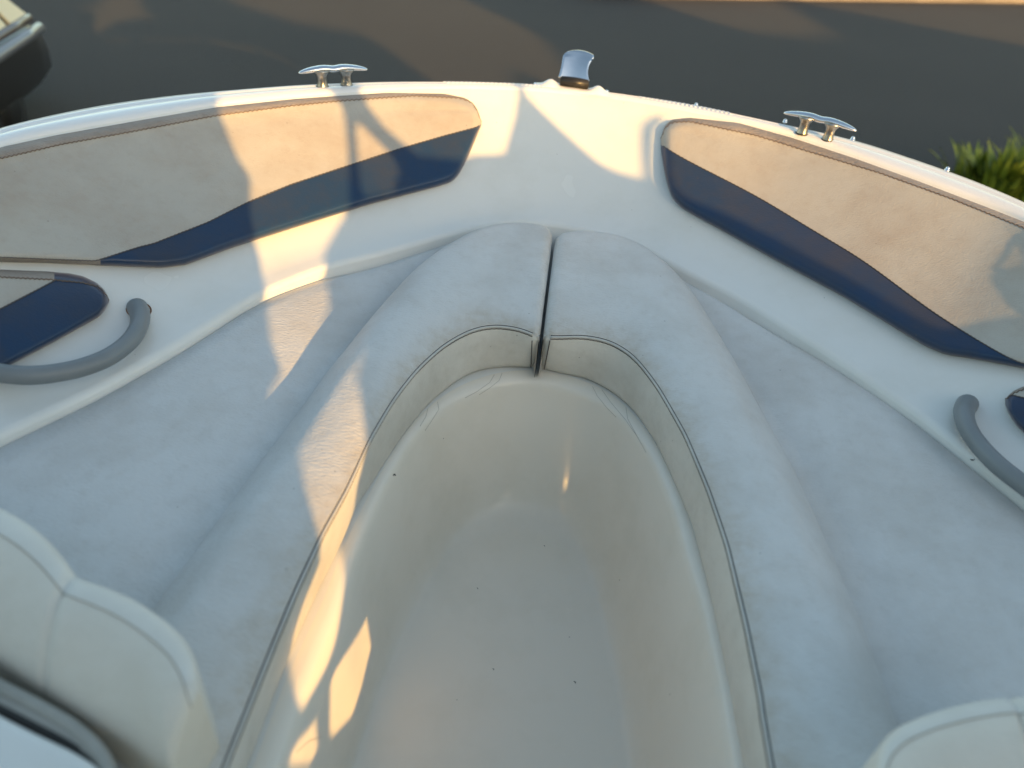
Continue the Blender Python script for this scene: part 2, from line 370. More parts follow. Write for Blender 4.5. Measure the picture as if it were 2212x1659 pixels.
# ---------------------------------------------------------------- wall surface used to seat the pads and handles
bm = bmesh.new(); bm.from_mesh(liner.data)
for v in bm.verts: v.co += WL['motor_boat']
BVH = BVHTree.FromBMesh(bm); bm.free()
def on_wall(x, y):
    h = BVH.ray_cast(CAM, ray(x, y).normalized())
    if h[0] is None: return None
    n = h[1] if h[1].dot(ray(x, y)) < 0 else -h[1]
    return h[0], n
def pad(xs, T, Sx, B, Bo, tip, side, name_label, T0=.034, wr=20, welt_mat=M_WELT, main_mat=M_PAD, low_mat=M_BLUE, cut=None, cut_top=None, tip2=1e9):
    """padded panel on the cockpit side: the columns xs run along it; T, Sx, B, Bo are its top, stitch, colour seam and bottom"""
    par = obj('coaming_pad', [], [], main_mat, boat); par['label'] = name_label
    def hgt(x, y):
        d = min(y-T(x), Bo(x)-y, abs(tip-x), abs(tip2-x))
        q = max(0, min(1, d/wr)); h = math.sqrt(max(0, 1-(1-q)**2))*T0
        return h + .006*math.sin(math.pi*max(0, min(1, (y-T(x))/max(1, Bo(x)-T(x)))))*q
    def pt(x, y, off=0):
        yy = y; w_ = on_wall(x, yy)
        while w_ is None and yy < y+90: yy += 3; w_ = on_wall(x, yy)
        if w_ is None: return None
        n = NRM(x, y)
        d = ray(x, y).normalized()
        return w_[0]-d*((hgt(x, y)-.003)/max(.45, -n.dot(d)))+n*off
    ncache = {}
    def NRM(x, y):
        k = (round(x/8), round(y/8))
        if k not in ncache:
            acc = Vector()
            for dx in (-24, 0, 24):
                for dy in (-24, -8, 8, 24):
                    q = on_wall(x+dx, min(max(y+dy, T(x)+2), Bo(x)-2))
                    if q: acc += q[1]
            ncache[k] = acc.normalized()
        return ncache[k]
    def NS(x, y):
        return NRM(x, y)
    def strip(f0, f1, n, cos=True, x0=-1e9, x1=1e9):
        rows = []
        for x in xs:
            if x < x0 or x > x1: continue
            a, b = f0(x), f1(x); row = []
            for i in range(n+1):
                v = i/n; v = .5-.5*math.cos(math.pi*v) if cos else v
                q = pt(x, lerp(a, b, v)); row.append(q)
            if all(q is not None for q in row): rows.append(row)
        return grid(rows)
    mid = lambda x: min(max(Sx(x), T(x)+.5), Bo(x)-.5)
    low = lambda x: min(max(B(x), mid(x)+.3), Bo(x))
    # the main panel goes into the pad's own mesh
    V, F = strip(mid, low, 26)
    me = par.data; off = WL[boat.name]; me.from_pydata([tuple(Vector(v)-off) for v in V], [], F)
    me.polygons.foreach_set('use_smooth', [True]*len(me.polygons)); WL[par.name] = off
    X0 = sorted(xs)
    def near_(c): return min(X0, key=lambda q: abs(q-c))
    if cut_top is None: V, F = strip(T, mid, 8); obj('top_welt', V, F, welt_mat, par)
    else:
        c_ = near_(cut_top); V, F = strip(T, mid, 8, True, -1e9, c_); obj('top_welt', V, F, welt_mat, par)
        V, F = strip(T, mid, 8, True, c_); obj('top_welt', V, F, low_mat, par)
    if cut is None: V, F = strip(low, Bo, 18); obj('lower_stripe', V, F, low_mat, par)
    else:
        c_ = near_(cut); V, F = strip(low, Bo, 8, True, -1e9, c_); obj('lower_welt', V, F, welt_mat, par)
        V, F = strip(low, Bo, 18, True, c_); obj('lower_stripe', V, F, low_mat, par)
    def thread(f, lo, hi, rad, off, zig, mat, nm, step=5):
        P = []; k = 0; x = lo
        while x <= hi:
            y = f(x)+(zig if k % 2 else -zig)
            if T(x) < y < Bo(x) and on_wall(x, y) is not None and x < 2560:
                q = pt(x, y, off)
                if q is not None: P.append(q)
            x += step; k += 1
        if len(P) > 3: obj(nm, *tube(P, rad, 5), mat, par)
    lo, hi = min(xs), max(xs)
    thread(Sx, lo, hi, .0011, .0012, 1.6, M_THREAD2 if side < 0 else M_THREAD2, 'stitching', 5)
    thread(low, lo+6, hi-6, .0013, .0008, .5, M_THREAD, 'seam_thread', 4)
    return par
def colsx(a, b, tipend):              # denser near the rounded tip
    n = 110; g = np.linspace(0, 1, n)
    return list(a+(b-a)*(1-(1-g)**2.2)) if tipend == 'b' else list(a+(b-a)*(g**2.2))
# port pad
T = curve([(-421,500),(-412,450),(-390,420),(-360,404),(-200,362),(0,318),(120,292),(300,260),(470,231),(640,213),(835,200),(960,202),(1005,211),(1022,222),(1032,235),(1038,252),(1041,266)], 5)
Bo = curve([(-421,502),(-412,540),(-390,560),(-360,566),(-200,566),(0,566),(100,568),(205,573),(350,579),(400,573),(500,536),(640,491),(800,441),(940,405),(975,394),(990,380),(1005,352),(1020,320),(1033,288),(1041,268)], 5)
Sx = curve([(-420,448),(-200,388),(0,343),(133,312),(283,285),(467,250),(628,229),(737,218),(894,207),(994,212),(1024,223),(1041,267)], 6)
B = curve([(-420,556),(0,556),(150,562),(207,564),(300,534),(333,526),(450,480),(533,438),(628,399),(761,355),(861,322),(961,293),(1033,274),(1041,267)], 5)
pad(colsx(-420, 1040.5, 'b'), T, Sx, B, Bo, 1041, -1, 'long tan coaming pad with a navy stripe, on the left inner side, half in sunlight', cut=207, tip2=-421)
# starboard pad
T = curve([(1427,300),(1430,282),(1437,268),(1453,258),(1491,254),(1595,265),(1710,297),(1844,341),(1978,389),(2131,447),(2212,479),(2440,580),(2540,645),(2580,690),(2601,760)], 5)
Sx = curve([(1427,302),(1437,274),(1453,264),(1491,263),(1633,293),(1748,328),(1901,374),(2054,429),(2212,493),(2440,598),(2540,668),(2601,762)], 5)
B = curve([(1427,312),(1429,319),(1518,364),(1641,427),(1748,493),(1863,561),(2016,676),(2127,745),(2212,793),(2500,815),(2601,825)], 34)
Bo = curve([(1427,320),(1432,360),(1438,392),(1449,426),(1472,450),(1556,496),(1710,581),(1824,642),(1993,745),(2040,766),(2100,775),(2212,796),(2500,828),(2560,830),(2588,812),(2601,764)], 6)
pad(colsx(1427.5, 2600, 'a'), T, Sx, B, Bo, 1427, 1, 'long tan coaming pad with a navy stripe, on the right inner side', tip2=2601)
# the shorter pads above the grab handles
T = curve([(-421,700),(-412,640),(-385,598),(-340,580),(0,582),(103,586),(149,590),(179,596),(208,610),(224,624),(232,637),(236,648)], 3)
Sx = curve([(-420,592),(0,599),(119,605),(179,611),(214,620),(228,636),(236,650)], 3)
B2 = curve([(-420,900),(0,668),(79,627),(119,606),(121,605),(236,605)], 2)
Bo = curve([(-421,705),(-412,860),(-385,960),(-340,975),(-200,900),(0,800),(60,769),(119,738),(214,685),(228,668),(236,651)], 3)
pad(colsx(-420, 235.5, 'b'), T, Sx, B2, Bo, 236, -1, 'short coaming pad with a glossy navy front end, on the left above the grab handle', T0=.03, wr=16, cut_top=119, tip2=-421)
T = curve([(2171,862),(2176,856),(2189,844),(2212,834),(2300,838),(2420,862),(2470,885),(2491,950)], 3)
Sx = curve([(2171,864),(2189,850),(2212,841),(2300,848),(2420,874),(2491,952)], 3)
Bo = curve([(2171,874),(2179,895),(2195,919),(2212,935),(2300,1000),(2420,1075),(2460,1078),(2482,1040),(2491,954)], 3)
B3 = curve([(2171,850),(2800,1000)], 0)
pad(colsx(2171.5, 2490, 'a'), T, Sx, B3, Bo, 2171, 1, 'glossy navy end of the short coaming pad at the right edge', T0=.024, wr=14, tip2=2491)

# ---------------------------------------------------------------- grab handles
def handle(px, off, rad, label, rust):
    P = []
    for (x, y), o in zip(px, off):
        q = on_wall(x, y)[0]; P.append(q - ray(x, y).normalized()*o)
    D = [P[0]]
    for i in range(len(P)-1):         # smooth
        for k in range(1, 7):
            t = k/6; a = P[max(i-1, 0)]; b = P[i]; c = P[i+1]; d = P[min(i+2, len(P)-1)]
            D.append(.5*((2*b)+(c-a)*t+(2*a-5*b+4*c-d)*t*t+(3*b-a-3*c+d)*t*t*t))
    n = len(D); rr = [rad*(1+.22*math.exp(-(i/7)**2)+.22*math.exp(-((n-1-i)/7)**2)) for i in range(n)]
    h = obj('grab_handle', *tube(D, rr, 18), M_HANDLE, boat, label=label)
    if rust:
        for (x, y), r in rust:
            q, nn = on_wall(x, y); s = nn.orthogonal().normalized(); u = nn.cross(s)
            P = [q+nn*.001+(s*math.cos(a)+u*math.sin(a))*r for a in np.linspace(0, 6.283, 30)]
            obj('rust_stain', *tube(P, .0016, 5), M_RUST, h)
    return h
handle([(296,664),(303,684),(297,712),(275,742),(235,771),(180,793),(120,806),(60,811),(0,806),(-60,796),(-110,782)],
       [.0, .03, .045, .05, .055, .055, .055, .055, .045, .03, .0], .0175, 'grey rubber grab handle below the left navy pad, rusty where it meets the side', [((300,670), .0235)])
handle([(2090,872),(2082,892),(2092,928),(2120,968),(2160,1008),(2212,1048),(2270,1088),(2330,1120),(2370,1130)],
       [.0, .03, .045, .05, .055, .055, .045, .03, .0], .0175, 'grey rubber grab handle at the right edge below the right pads', None)

bm = bmesh.new(); bm.from_mesh(well.data)
for v in bm.verts: v.co += WL['motor_boat']
WBVH = BVHTree.FromBMesh(bm); bm.free()
def in_well(x, y):
    h = WBVH.ray_cast(CAM, ray(x, y).normalized())
    if h[0] is None: return None, None
    return h[0], (h[1] if h[1].dot(ray(x, y)) < 0 else -h[1])
M_CRACK = plain("hairline_crack", (.40, .37, .32), .7)
for L in ([(1086,803),(1078,822),(1058,838),(1030,856)],[(1070,806),(1058,826),(1030,846),(1000,862)],[(945,868),(948,884),(935,905),(915,935)],[(925,880),(920,900),(905,925)],
          [(1280,835),(1290,855),(1310,880),(1335,905)],[(1300,842),(1320,870),(1350,905),(1385,955)],[(1352,880),(1356,905),(1375,940),(1400,985)],[(640,1625),(668,1600),(700,1590)]):
    P = []
    for i in range(len(L)-1):
        for k in range(6):
            q, n = in_well(lerp(L[i][0], L[i+1][0], k/6), lerp(L[i][1], L[i+1][1], k/6))
            if q: P.append(q+n*.0002)
    if len(P) > 4: obj('hairline_crack', *tube(P, .00045, 5), M_CRACK, boat)
M_DEBRIS = plain("dark_debris", (.03, .03, .03), .7)
k_ = 0
for (x, y, sz, lb) in ((851,1030,.006,'dark curled flake stuck on the left wall of the footwell'),(1240,1475,.0035,'dark speck on the footwell floor, the lowest one on its right side'),
                       (1064,1447,.003,'dark speck on the footwell floor, left of the lowest right one'),(1030,1272,.0028,'tiny dark speck near the middle of the footwell floor'),
                       (1175,1180,.0025,'tiny dark speck just inside the top of the oval floor'),(2101,990,.0045,'small dark hole-like speck on the right side below the grab handle')):
    q, n = in_well(x, y) if x < 2000 else (on_wall(x, y) or (None, None))
    if q is None: continue
    s_ = n.orthogonal().normalized(); u_ = n.cross(s_)
    P = [q+n*(sz*.15)+s_*math.cos(a)*sz*.8+u_*(math.sin(a)*sz) for a in np.linspace(-1.1, 1.2, 8)]
    sz *= .7
    d = obj('dirt_flake', *tube(P, [sz*.1, sz*.25, sz*.35, sz*.4, sz*.38, sz*.3, sz*.2, sz*.08], 6), M_DEBRIS)
    tag(d, lb, 'flake', 'dark bits of dirt in the boat')

# ---------------------------------------------------------------- deck fittings
def basis_on_deck(pa, pb, z=.70):
    a, b = at(*pa, z), at(*pb, z); c = (a+b)/2; x = (b-a).normalized(); return c, x, Vector((-x.y, x.x, 0)), (b-a).length
M_POST = plain("pitted_metal", (.48, .465, .43), .3, 1, .55, 120)
def cleat(pa, pb, label):
    c, X, Y, L = basis_on_deck(pa, pb); Z = Vector((0, 0, 1)); h = L*.66; half = L*1.42
    root = bpy.data.objects.new('cleat', None); C.objects.link(root); root.parent = boat; root['label'] = label
    root.location = c-WL[boat.name]; WL[root.name] = c; root.empty_display_size = .05
    n = 40; P = []; rr = []
    for i in range(n+1):
        t = -1+2*i/n; P.append(c+X*(t*half)+Z*(h+.004-.010*abs(t)**2.2 - .0035*math.exp(-(t/.18)**2)))
        rr.append(.0125*(max(0, 1-abs(t)**3.0))**.6+.0016)
    obj('horn', *tube(P, rr, 14, flat=.62), M_CHROME, root)
    for s in (-1, 1):
        P = []; rr = []
        for i in range(15):
            t = i/14; P.append(c+X*(s*L*.5)+Z*(t*h)); rr.append(.0165-.0035*math.sin(math.pi*min(1, t*1.1)) + .012*max(0, t-.6)**1.5*3)
        obj('post', *tube(P, rr, 16), M_POST, root)
        obj('gasket', *tube([c+X*(s*L*.5)+Z*-.001, c+X*(s*L*.5)+Z*.0016], 0.0185, 20), M_BLACK, root)
    return root
cleat((697,187), (749,184), 'chrome horn cleat on the left of the bow deck, its two posts pitted')
cleat((1732,288), (1787,302), 'chrome horn cleat on the right of the bow deck above the right pad, posts glowing in the sun')
# bow fairlead plate
c = at(1240, 186, .71); b0 = WL[boat.name]
bl = bpy.data.objects.new('bow_fairlead', None); C.objects.link(bl); bl.parent = boat; bl.location = c-b0; WL[bl.name] = c
bl['label'] = 'polished curved metal plate standing on a black block at the stem'
X = Vector((1, -.10, 0)).normalized(); Y = Vector((-X.y, X.x, 0)); Z = Vector((0, 0, 1))
rows = []
for i in range(15):
    t = i/14; zz = .018+.070*t; yy = .048*t+.010*t*t
    wl, wr_ = .052-.006*t*(1-t)*2, .045-.014*math.sin(math.pi*min(1, t*.9))+.012*t*t
    if t > .8:
        k = (t-.8)/.2; wl -= .012*k*k; wr_ -= .010*k*k
    ring = []
    for j in range(13):
        u = j/12; x = lerp(-wl, wr_, u); bend = .010*math.cos((u-.5)*math.pi)
        ring.append(c+X*x+Y*(yy+bend)+Z*(zz - .006*(2*u-1)**2*(t > .85)))
    rows.append(ring)
back = [[p+Y*.006 for p in r] for r in rows]
V1, F1 = grid(rows); V2, F2 = grid([list(reversed(r)) for r in back])
rim = rows[0]+[r[-1] for r in rows[1:]]+list(reversed(rows[-1]))[1:]+[r[0] for r in reversed(rows)][1:]
rimb = back[0]+[r[-1] for r in back[1:]]+list(reversed(back[-1]))[1:]+[r[0] for r in reversed(back)][1:]
obj('metal_plate', *join((V1, F1), (V2, F2), grid([rim, rimb])), M_CHROME, bl)
obj('black_block', *box(c+Z*.010+Y*.006, (.088, .028, .026), Matrix((X, Y, Z)).transposed(), .002), M_BLACK, bl)
# moulded white seat of the fairlead
rows = []
for i in range(33):
    u = -1+2*i/32; ring = []
    for j in range(11):
        v = j/10*math.pi
        horn = .017*math.exp(-((abs(u)-.60)/.17)**2)*max(0, math.sin(v)); low = .009*max(0, 1-abs(u))**.4
        ring.append(c+X*(u*.125)+Y*(-.030*math.cos(v)*(1-.3*abs(u))+.004)+Z*(-.013+(horn+low)*math.sin(v)**.6))
    rows.append(ring)
obj('moulded_base', *grid(rows), M_RIM, bl)
# snap studs along the outer edge
for px in ((1156,183),(1310,199),(1503,227),(1695,262),(1841,300),(2045,366)):
    p = at(px[0], px[1]+3, .695)
    V, F = tube([p+Z*-.002, p+Z*.004, p+Z*.0045, p+Z*.009, p+Z*.011], [.007, .007, .0045, .0055, .002], 12)
    obj('snap_stud', V, F, M_CHROME, boat)
# ribbed non-slip areas on the bow deck
def nonslip(t0, t1, label):
    V, F = [], []
    for th in np.arange(t0, t1, .42):
        t = math.radians(th); a = r1(t)-.014; c_ = lerp(r1(t), r3(t), .55)
        q = [P2(t-.0020, a), P2(t+.0020, a), P2(t+.0020+.008, c_), P2(t-.0020+.008, c_)]
        b = len(V)
        V += [p+Z*.7000 for p in q]+[lerp(p, (q[0]+q[1]+q[2]+q[3])/4, .18)+Z*.7034 for p in q]
        F += [(b+4, b+5, b+6, b+7)]+[(b+i, b+(i+1) % 4, b+4+(i+1) % 4, b+4+i) for i in range(4)]
    obj('nonslip_ribs', V, F, M_RIM, boat, False)
nonslip(-12.5, -1.0, ''); nonslip(6.5, 15, '')

# ---------------------------------------------------------------- ground, car, plant
ZG = -1.0
def asphalt():
    m, t, b = nodes("asphalt"); tc = N(t, "ShaderNodeTexCoord").outputs["Object"]
    n1 = N(t, "ShaderNodeTexNoise", Scale=.35, Detail=6.0); t.links.new(tc, n1.inputs[0])
    n2 = N(t, "ShaderNodeTexNoise", Scale=60.0, Detail=4.0); t.links.new(tc, n2.inputs[0])
    c = ramp(t, n1.outputs[0], [(.3, (.036, .030, .027)), (.7, (.048, .041, .037))])
    c = mixc(t, .5, c, ramp(t, n2.outputs[0], [(.3, (.022, .020, .018)), (.7, (.066, .061, .056))])); t.links.new(c, b.inputs["Base Color"])
    bp = N(t, "ShaderNodeBump", Strength=1.0, Distance=.03); t.links.new(n2.outputs[0], bp.inputs["Height"]); t.links.new(bp.outputs[0], b.inputs["Normal"])
    b.inputs["Roughness"].default_value = .85; return m
g = obj('ground', [(-400, -400, ZG), (400, -400, ZG), (400, 400, ZG), (-400, 400, ZG)], [(0, 1, 2, 3)], asphalt(), smooth=False); g['kind'] = 'structure'

# ---------------------------------------------------------------- backrests and console at the aft end of the lounge
def px_line(P, n):
    P = np.array(P, float); d = np.r_[0, np.cumsum(np.hypot(*np.diff(P, axis=0).T))]
    g = np.linspace(0, d[-1], n); X_ = gsm(np.interp(g, d, P[:, 0]), n/45); Y_ = gsm(np.interp(g, d, P[:, 1]), n/45)
    return list(zip(X_, Y_))
def backrest(far, near, zt, seam_v, label, dividers, side):
    n = 90; A = [at(x, y, zt) for x, y in px_line(far, n)]; B = [at(x, y, zt-.05) for x, y in px_line(near, n)]
    root = empty('backrest_cushion', tuple((A[n//2]+B[n//2])/2*Vector((1, 1, 0)) if False else Vector(((A[n//2].x+B[n//2].x)/2, (A[n//2].y+B[n//2].y)/2, .41))), label, 'backrest', 'cream backrest cushions at the aft end of the lounge')
    L = [sum(((A[i]-A[i-1]).length for i in range(1, k+1)), 0) for k in range(n)]
    def S_(i, v):
        a, b = A[i], B[i]; p = lerp(a, b, v); W_ = (b-a).length
        ends = [L[-1]-L[i]] if side < 0 else [L[i]]
        ends.append(9)
        d = min([v*W_*1.0, (1-v)*W_]+ends); q = max(0, min(1, d/.075))
        return p+Z*(.024*math.sqrt(max(0, 1-(1-q)**2)) + .010*math.sin(math.pi*v) - sum(.006*math.exp(-((i/(n-1)-D_)/.012)**2) for D_ in dividers))
    def strip(v0, v1, m): return grid([[S_(i, lerp(v0, v1, k/m)) for k in range(m+1)] for i in range(n)])
    sk = []
    for i in range(n):
        sk.append([S_(i, 0), A[i]+Z*-.03, Vector((A[i].x, A[i].y, .41))])
    sn = [[S_(i, 1), B[i]+Z*-.02, Vector((B[i].x, B[i].y, .41))] for i in range(n)]
    se = [[[S_(e, k/30), lerp(A[e], B[e], k/30)+Z*-.03, Vector((*lerp(A[e], B[e], k/30).xy, .41))] for k in range(31)] for e in (0, n-1)]
    obj('main_panel', *join(strip(seam_v, 1, 36), grid(sn), grid(se[0]), grid(se[1])), M_BACK, root)
    obj('front_band', *join(strip(0, seam_v, 14), grid(sk)), M_BAND, root)
    P = [S_(i, seam_v+.0015*(i % 2))+Z*.0004 for i in range(n)]
    obj('seam_thread', *tube(P, .0009, 5), M_SEAMT, root)
    for D_ in dividers:
        i = int(round(D_*(n-1))); P = [S_(i, seam_v+(1-seam_v)*k/30)+Z*.0012+Vector((.018*math.sin(math.pi*k/30)*(1 if side < 0 else -.3), 0, 0)) for k in range(31)]
        P = [Vector((p.x, p.y, p.z)) for p in P]
        obj('seam_thread', *tube(P, .0013, 5), M_SEAMT, root)
    return root
M_SEAMT = plain("faded_thread", (.42, .38, .32), .8)
M_BAND = vinyl("backrest_band_vinyl", (.67, .65, .60), (.52, .48, .42), .5, 300, .15, .4)
M_RIB = plain("grey_beige_rubber", (.36, .35, .31), .55, 0, .2, 15)
backrest([(-250,1040),(-120,1062),(0,1098),(60,1130),(110,1172),(150,1222),(168,1254),(215,1265),(290,1295),(360,1342),(408,1390),(428,1440),(431,1490)],
         [(-250,1300),(-120,1365),(0,1433),(40,1460),(70,1480),(100,1500),(125,1517),(155,1535),(200,1565),(245,1592),(290,1620),(335,1650),(372,1668)],
         .58, .26, 'two-lobed cream vinyl backrest at the lower left corner, above the ribbed rubber strip', [.55], -1)
backrest([(1889,1700),(1890,1650),(1900,1608),(1932,1575),(1990,1548),(2060,1527),(2130,1513),(2212,1507),(2320,1503),(2420,1503)],
         [(1910,1860),(1930,1880),(1960,1890),(2000,1890),(2050,1890),(2110,1890),(2170,1890),(2230,1890),(2330,1890),(2420,1890)],
         .58, .15, 'cream vinyl backrest cut off by the lower right corner of the photo', [.62], 1)
# console behind the port backrest, with its ribbed rubber strip
con = [at(x, y, .56) for x, y in px_line([(-260,1390),(-120,1462),(0,1536),(75,1574),(149,1609),(200,1640),(228,1668),(240,1720)], 40)]
bot = [at(x, y, .56) for x, y in px_line([(-260,1800),(240,1900)], 40)]
rows = []
for a, b in zip(con, bot):
    rows.append([Vector((a.x, a.y, .30)), Vector((a.x, a.y, .54)), lerp(a, b, .01)+Z*-.012, lerp(a, b, .04)+Z*-.002]+[lerp(a, b, k/8) for k in range(1, 9)])
e = rows[-1]
obj('console_top', *join(grid(rows), grid([e, [Vector((p.x+.012, p.y-.006, .30)) for p in e]])), M_GEL, boat)
for k, (dy, zz, rad, mat) in enumerate(((-47, .546, .0080, M_RIB), (-32, .541, .0062, M_HANDLE), (-20, .543, .0070, M_RIB), (-4, .541, .0075, M_BLACK))):  # the black tube stands in for the shade in the open slit
    P = [at(x, y, zz) for x, y in px_line([(-260,1392+dy),(-120,1462+dy),(0,1532+dy),(75,1570+dy),(149,1607+dy*.9),(205,1640+dy*.6),(238+dy*.1,1672+dy*.4),(246,1720)], 60)]
    obj('rib_or_dark_slit', *tube(P, rad, 8), mat, boat)
# bulkheads under the backrests
def bulk(pts, z0, z1, nm):
    V = [Vector((x, y, z)) for z in (z0, z1) for x, y in pts]; n = len(pts)
    obj(nm, V, [tuple(range(n, 2*n)), tuple(range(n))]+[(i, (i+1) % n, n+(i+1) % n, n+i) for i in range(n)], M_GEL, boat, False)
bulk([(-.36,.30),(-.36,-.27),(-1.2,-.27),(-1.2,.42),(-.56,.36)], .0, .47, 'bulkhead')
bulk([(.46,.30),(.46,-.27),(1.2,-.27),(1.2,.30)], .0, .53, 'bulkhead')

# ---------------------------------------------------------------- parked car at the upper left
def paint(name, col, rough):
    m, t, b = nodes(name); b.inputs["Base Color"].default_value = (*col, 1); b.inputs["Roughness"].default_value = rough
    b.inputs["Coat Weight"].default_value = .6; b.inputs["Coat Roughness"].default_value = .08; return m
M_CAR = paint("dark_car_paint", (.022, .020, .018), .35)
M_TRIM = paint("silver_trim", (.17, .17, .18), .35)
M_BROWN = paint("brown_paint", (.085, .05, .038), .35)
M_GLASS = plain("window_glass", (.05, .045, .04), .06); M_GLASS.node_tree.nodes["Principled BSDF"].inputs["Specular IOR Level"].default_value = 1
M_TYRE = plain("tyre_rubber", (.015, .015, .015), .8)
M_SUNSET_GLOW = plain("sunset_glow_paint", (.85, .72, .45), .35)  # sunset mirrored in the car panes, put into their base colour
ca, cb = at(97, 40, -.30), at(0, 103, -.30)
AX = Vector((cb.x-ca.x, cb.y-ca.y, 0)).normalized(); SD = Vector((AX.y, -AX.x, 0))
if SD.x > 0: SD = -SD                   # away from the boat
CO = Vector((ca.x, ca.y, ZG)); cc = at(106, 150, ZG+.2)-CO; KA, KS = cc.dot(AX)/.5, cc.dot(SD)/.5
car = empty('parked_car', tuple(CO+AX*2.2+SD*.9), 'dark parked car with a grey side moulding and windows painted with golden sunset glow, upper left corner', 'car')
def cp(a, s, z):
    z *= .72; k = max(0, .7-z)
    return CO+AX*(a+KA*k*max(0, 1-a/1.2))+SD*(s+KS*k*.6)+Z*z
#     # a: metres from its far end, s: across, z: above ground
Wd = 1.78
secs = [(.0, .07, .34, .84), (.05, .02, .26, .94), (.25, .0, .22, 1.0), (.9, .0, .22, 1.03), (1.6, .0, .22, 1.03), (3.0, .0, .22, 1.0), (3.8, .02, .22, .95), (4.25, .08, .26, .85), (4.35, .16, .34, .74)]
rows = []
for a, ins, z0, z1 in secs:
    ring = []
    for s, z in ((ins+.06, z0), (ins+.01, z0+.10), (ins, lerp(z0, z1, .5)), (ins+.02, z1-.16), (ins+.06, z1-.05), (ins+.16, z1), (Wd/2, z1+.03)):
        ring.append((s, z))
    ring = ring+[(Wd-s, z) for s, z in reversed(ring[:-1])]
    rows.append([cp(a, s, z) for s, z in ring])
V, F = grid(rows, True); n = len(rows[0]); F += [tuple(range(n)), tuple(range((len(rows)-1)*n, len(rows)*n))]
obj('body', V, F, M_CAR, car)
cab = [(.03, .98, .16), (.30, 1.36, .26), (1.3, 1.46, .29), (2.2, 1.45, .29), (2.75, 1.34, .26), (3.25, .98, .16)]
rows = [[cp(a, .12, .96), cp(a, q, z), cp(a, q+.1, z+.03), cp(a, Wd-q-.1, z+.03), cp(a, Wd-q, z), cp(a, Wd-.12, .96)] for a, z, q in cab]
V, F = grid(rows); F += [tuple(range(6)), tuple(range(30, 36))]; obj('roof', V, F, M_BROWN, car)
def panel(pts, mat, nm, th=.02):
    f = [cp(*p) for p in pts]; k = [p-SD*th for p in f]; m_ = len(f)
    obj(nm, f+k, [tuple(range(m_)), tuple(range(m_, 2*m_))]+[(i, (i+1) % m_, m_+(i+1) % m_, m_+i) for i in range(m_)], mat, car, False)
for a0, a1, b0, b1 in ((.08, .40, .26, .45), (.48, .95, .52, .95), (1.03, 1.75, 1.03, 1.75), (1.85, 2.95, 1.85, 2.55)):
    panel([(a0, .115, 1.02), (a1, .115, 1.02), (b1, .25, 1.36), (b0, .25, 1.36)], M_SUNSET_GLOW if a0 < 1.8 else M_GLASS, 'window', .03)
V, F = tube([cp(a, .01, .90) for a in (.12, .4, 1.2, 2.5, 3.6, 4.1)], .045, 8, flat=1.0); obj('side_moulding', V, F, M_TRIM, car)
V, F = tube([cp(a, .09, .995) for a in (.08, .4, 1.2, 2.5, 3.6, 4.1)], .035, 8); obj('side_moulding', V, F, M_BROWN, car)
obj('bumper', *box(cp(-.02, Wd/2, .45), (1.5, .12, .2), Matrix((SD, AX, Z)).transposed(), .04), M_BLACK, car)
for s in (.25, Wd-.25):
    obj('tail_light', *box(cp(.02, s, .78), (.28, .08, .14), Matrix((SD, AX, Z)).transposed(), .03), plain('red_lens', (.3, .02, .015), .2), car)
for a in (.85, 3.45):
    for s in (.10, Wd-.10):
        tyre = obj('wheel', *tube([cp(a, s-.09, .31), cp(a, s-.07, .31), cp(a, s+.07, .31), cp(a, s+.09, .31)], [.27, .31, .31, .27], 28), M_TYRE, car)
        obj('rim', *tube([cp(a, s-.095, .31), cp(a, s+.095, .31)], .18, 20), M_CAR, tyre)

# ---------------------------------------------------------------- leafy clump at the right
def leafmat():
    m, t, b = nodes("blade_leaf"); tc = N(t, "ShaderNodeTexCoord").outputs["Object"]
    n1 = N(t, "ShaderNodeTexNoise", Scale=5.0, Detail=3.0); t.links.new(tc, n1.inputs[0])
    t.links.new(ramp(t, n1.outputs[0], [(.3, (.06, .10, .010)), (.5, (.22, .26, .02)), (.7, (.55, .50, .05))]), b.inputs["Base Color"])
    b.inputs["Roughness"].default_value = .5; return m
M_LEAF = leafmat()
def clump(c, h, n, label, lean=0):
    root = empty('leafy_plant', tuple(c), label, 'plant', 'blade-leaved plants beside the asphalt')
    V, F = [], []
    for k in range(n):
        a = rng.uniform(0, 6.283); tilt = rng.uniform(.05, .75); L_ = h*rng.uniform(.6, 1.15); wd = rng.uniform(.026, .05)
        o = c+Vector((math.cos(a), math.sin(a), 0))*rng.uniform(0, .22); dirv = Vector((math.cos(a), math.sin(a), 0)); sd = Vector((-dirv.y, dirv.x, 0))
        b = len(V)
        for i in range(8):
            t = i/7; p = o+dirv*(L_*tilt*t**1.6)+Z*(L_*(t-.35*tilt*t*t)); w_ = wd*(1-t)**.6*(.5+min(1, t*3)*.5)+.001
            V += [p-sd*w_, p+Z*-.006, p+sd*w_]
        for i in range(7):
            for j in range(2): F.append((b+i*3+j, b+i*3+j+1, b+i*3+j+4, b+i*3+j+3))
    obj('leaves', V, F, M_LEAF, root); 
    obj('stem', *tube([c, c+Z*h*.25], [.05, .03], 8), M_LEAF, root)
pc = at(2165, 430, -1.0)
spots = [(2095, 405, .38, 46), (2150, 430, .46, 90), (2225, 450, .52, 130), (2245, 385, .42, 110)]
for k, (x, y, h, n) in enumerate(spots):
    q = at(x, y, ZG)
    clump(q, h, n, ['low yellow-green blade-leaved plant, the one nearest the right cleat', 'tall yellow-green blade-leaved plant just above the right gunwale', 'dark green blade-leaved plant cut off by the right edge', 'smaller dark plant at the right edge, behind the others'][k])

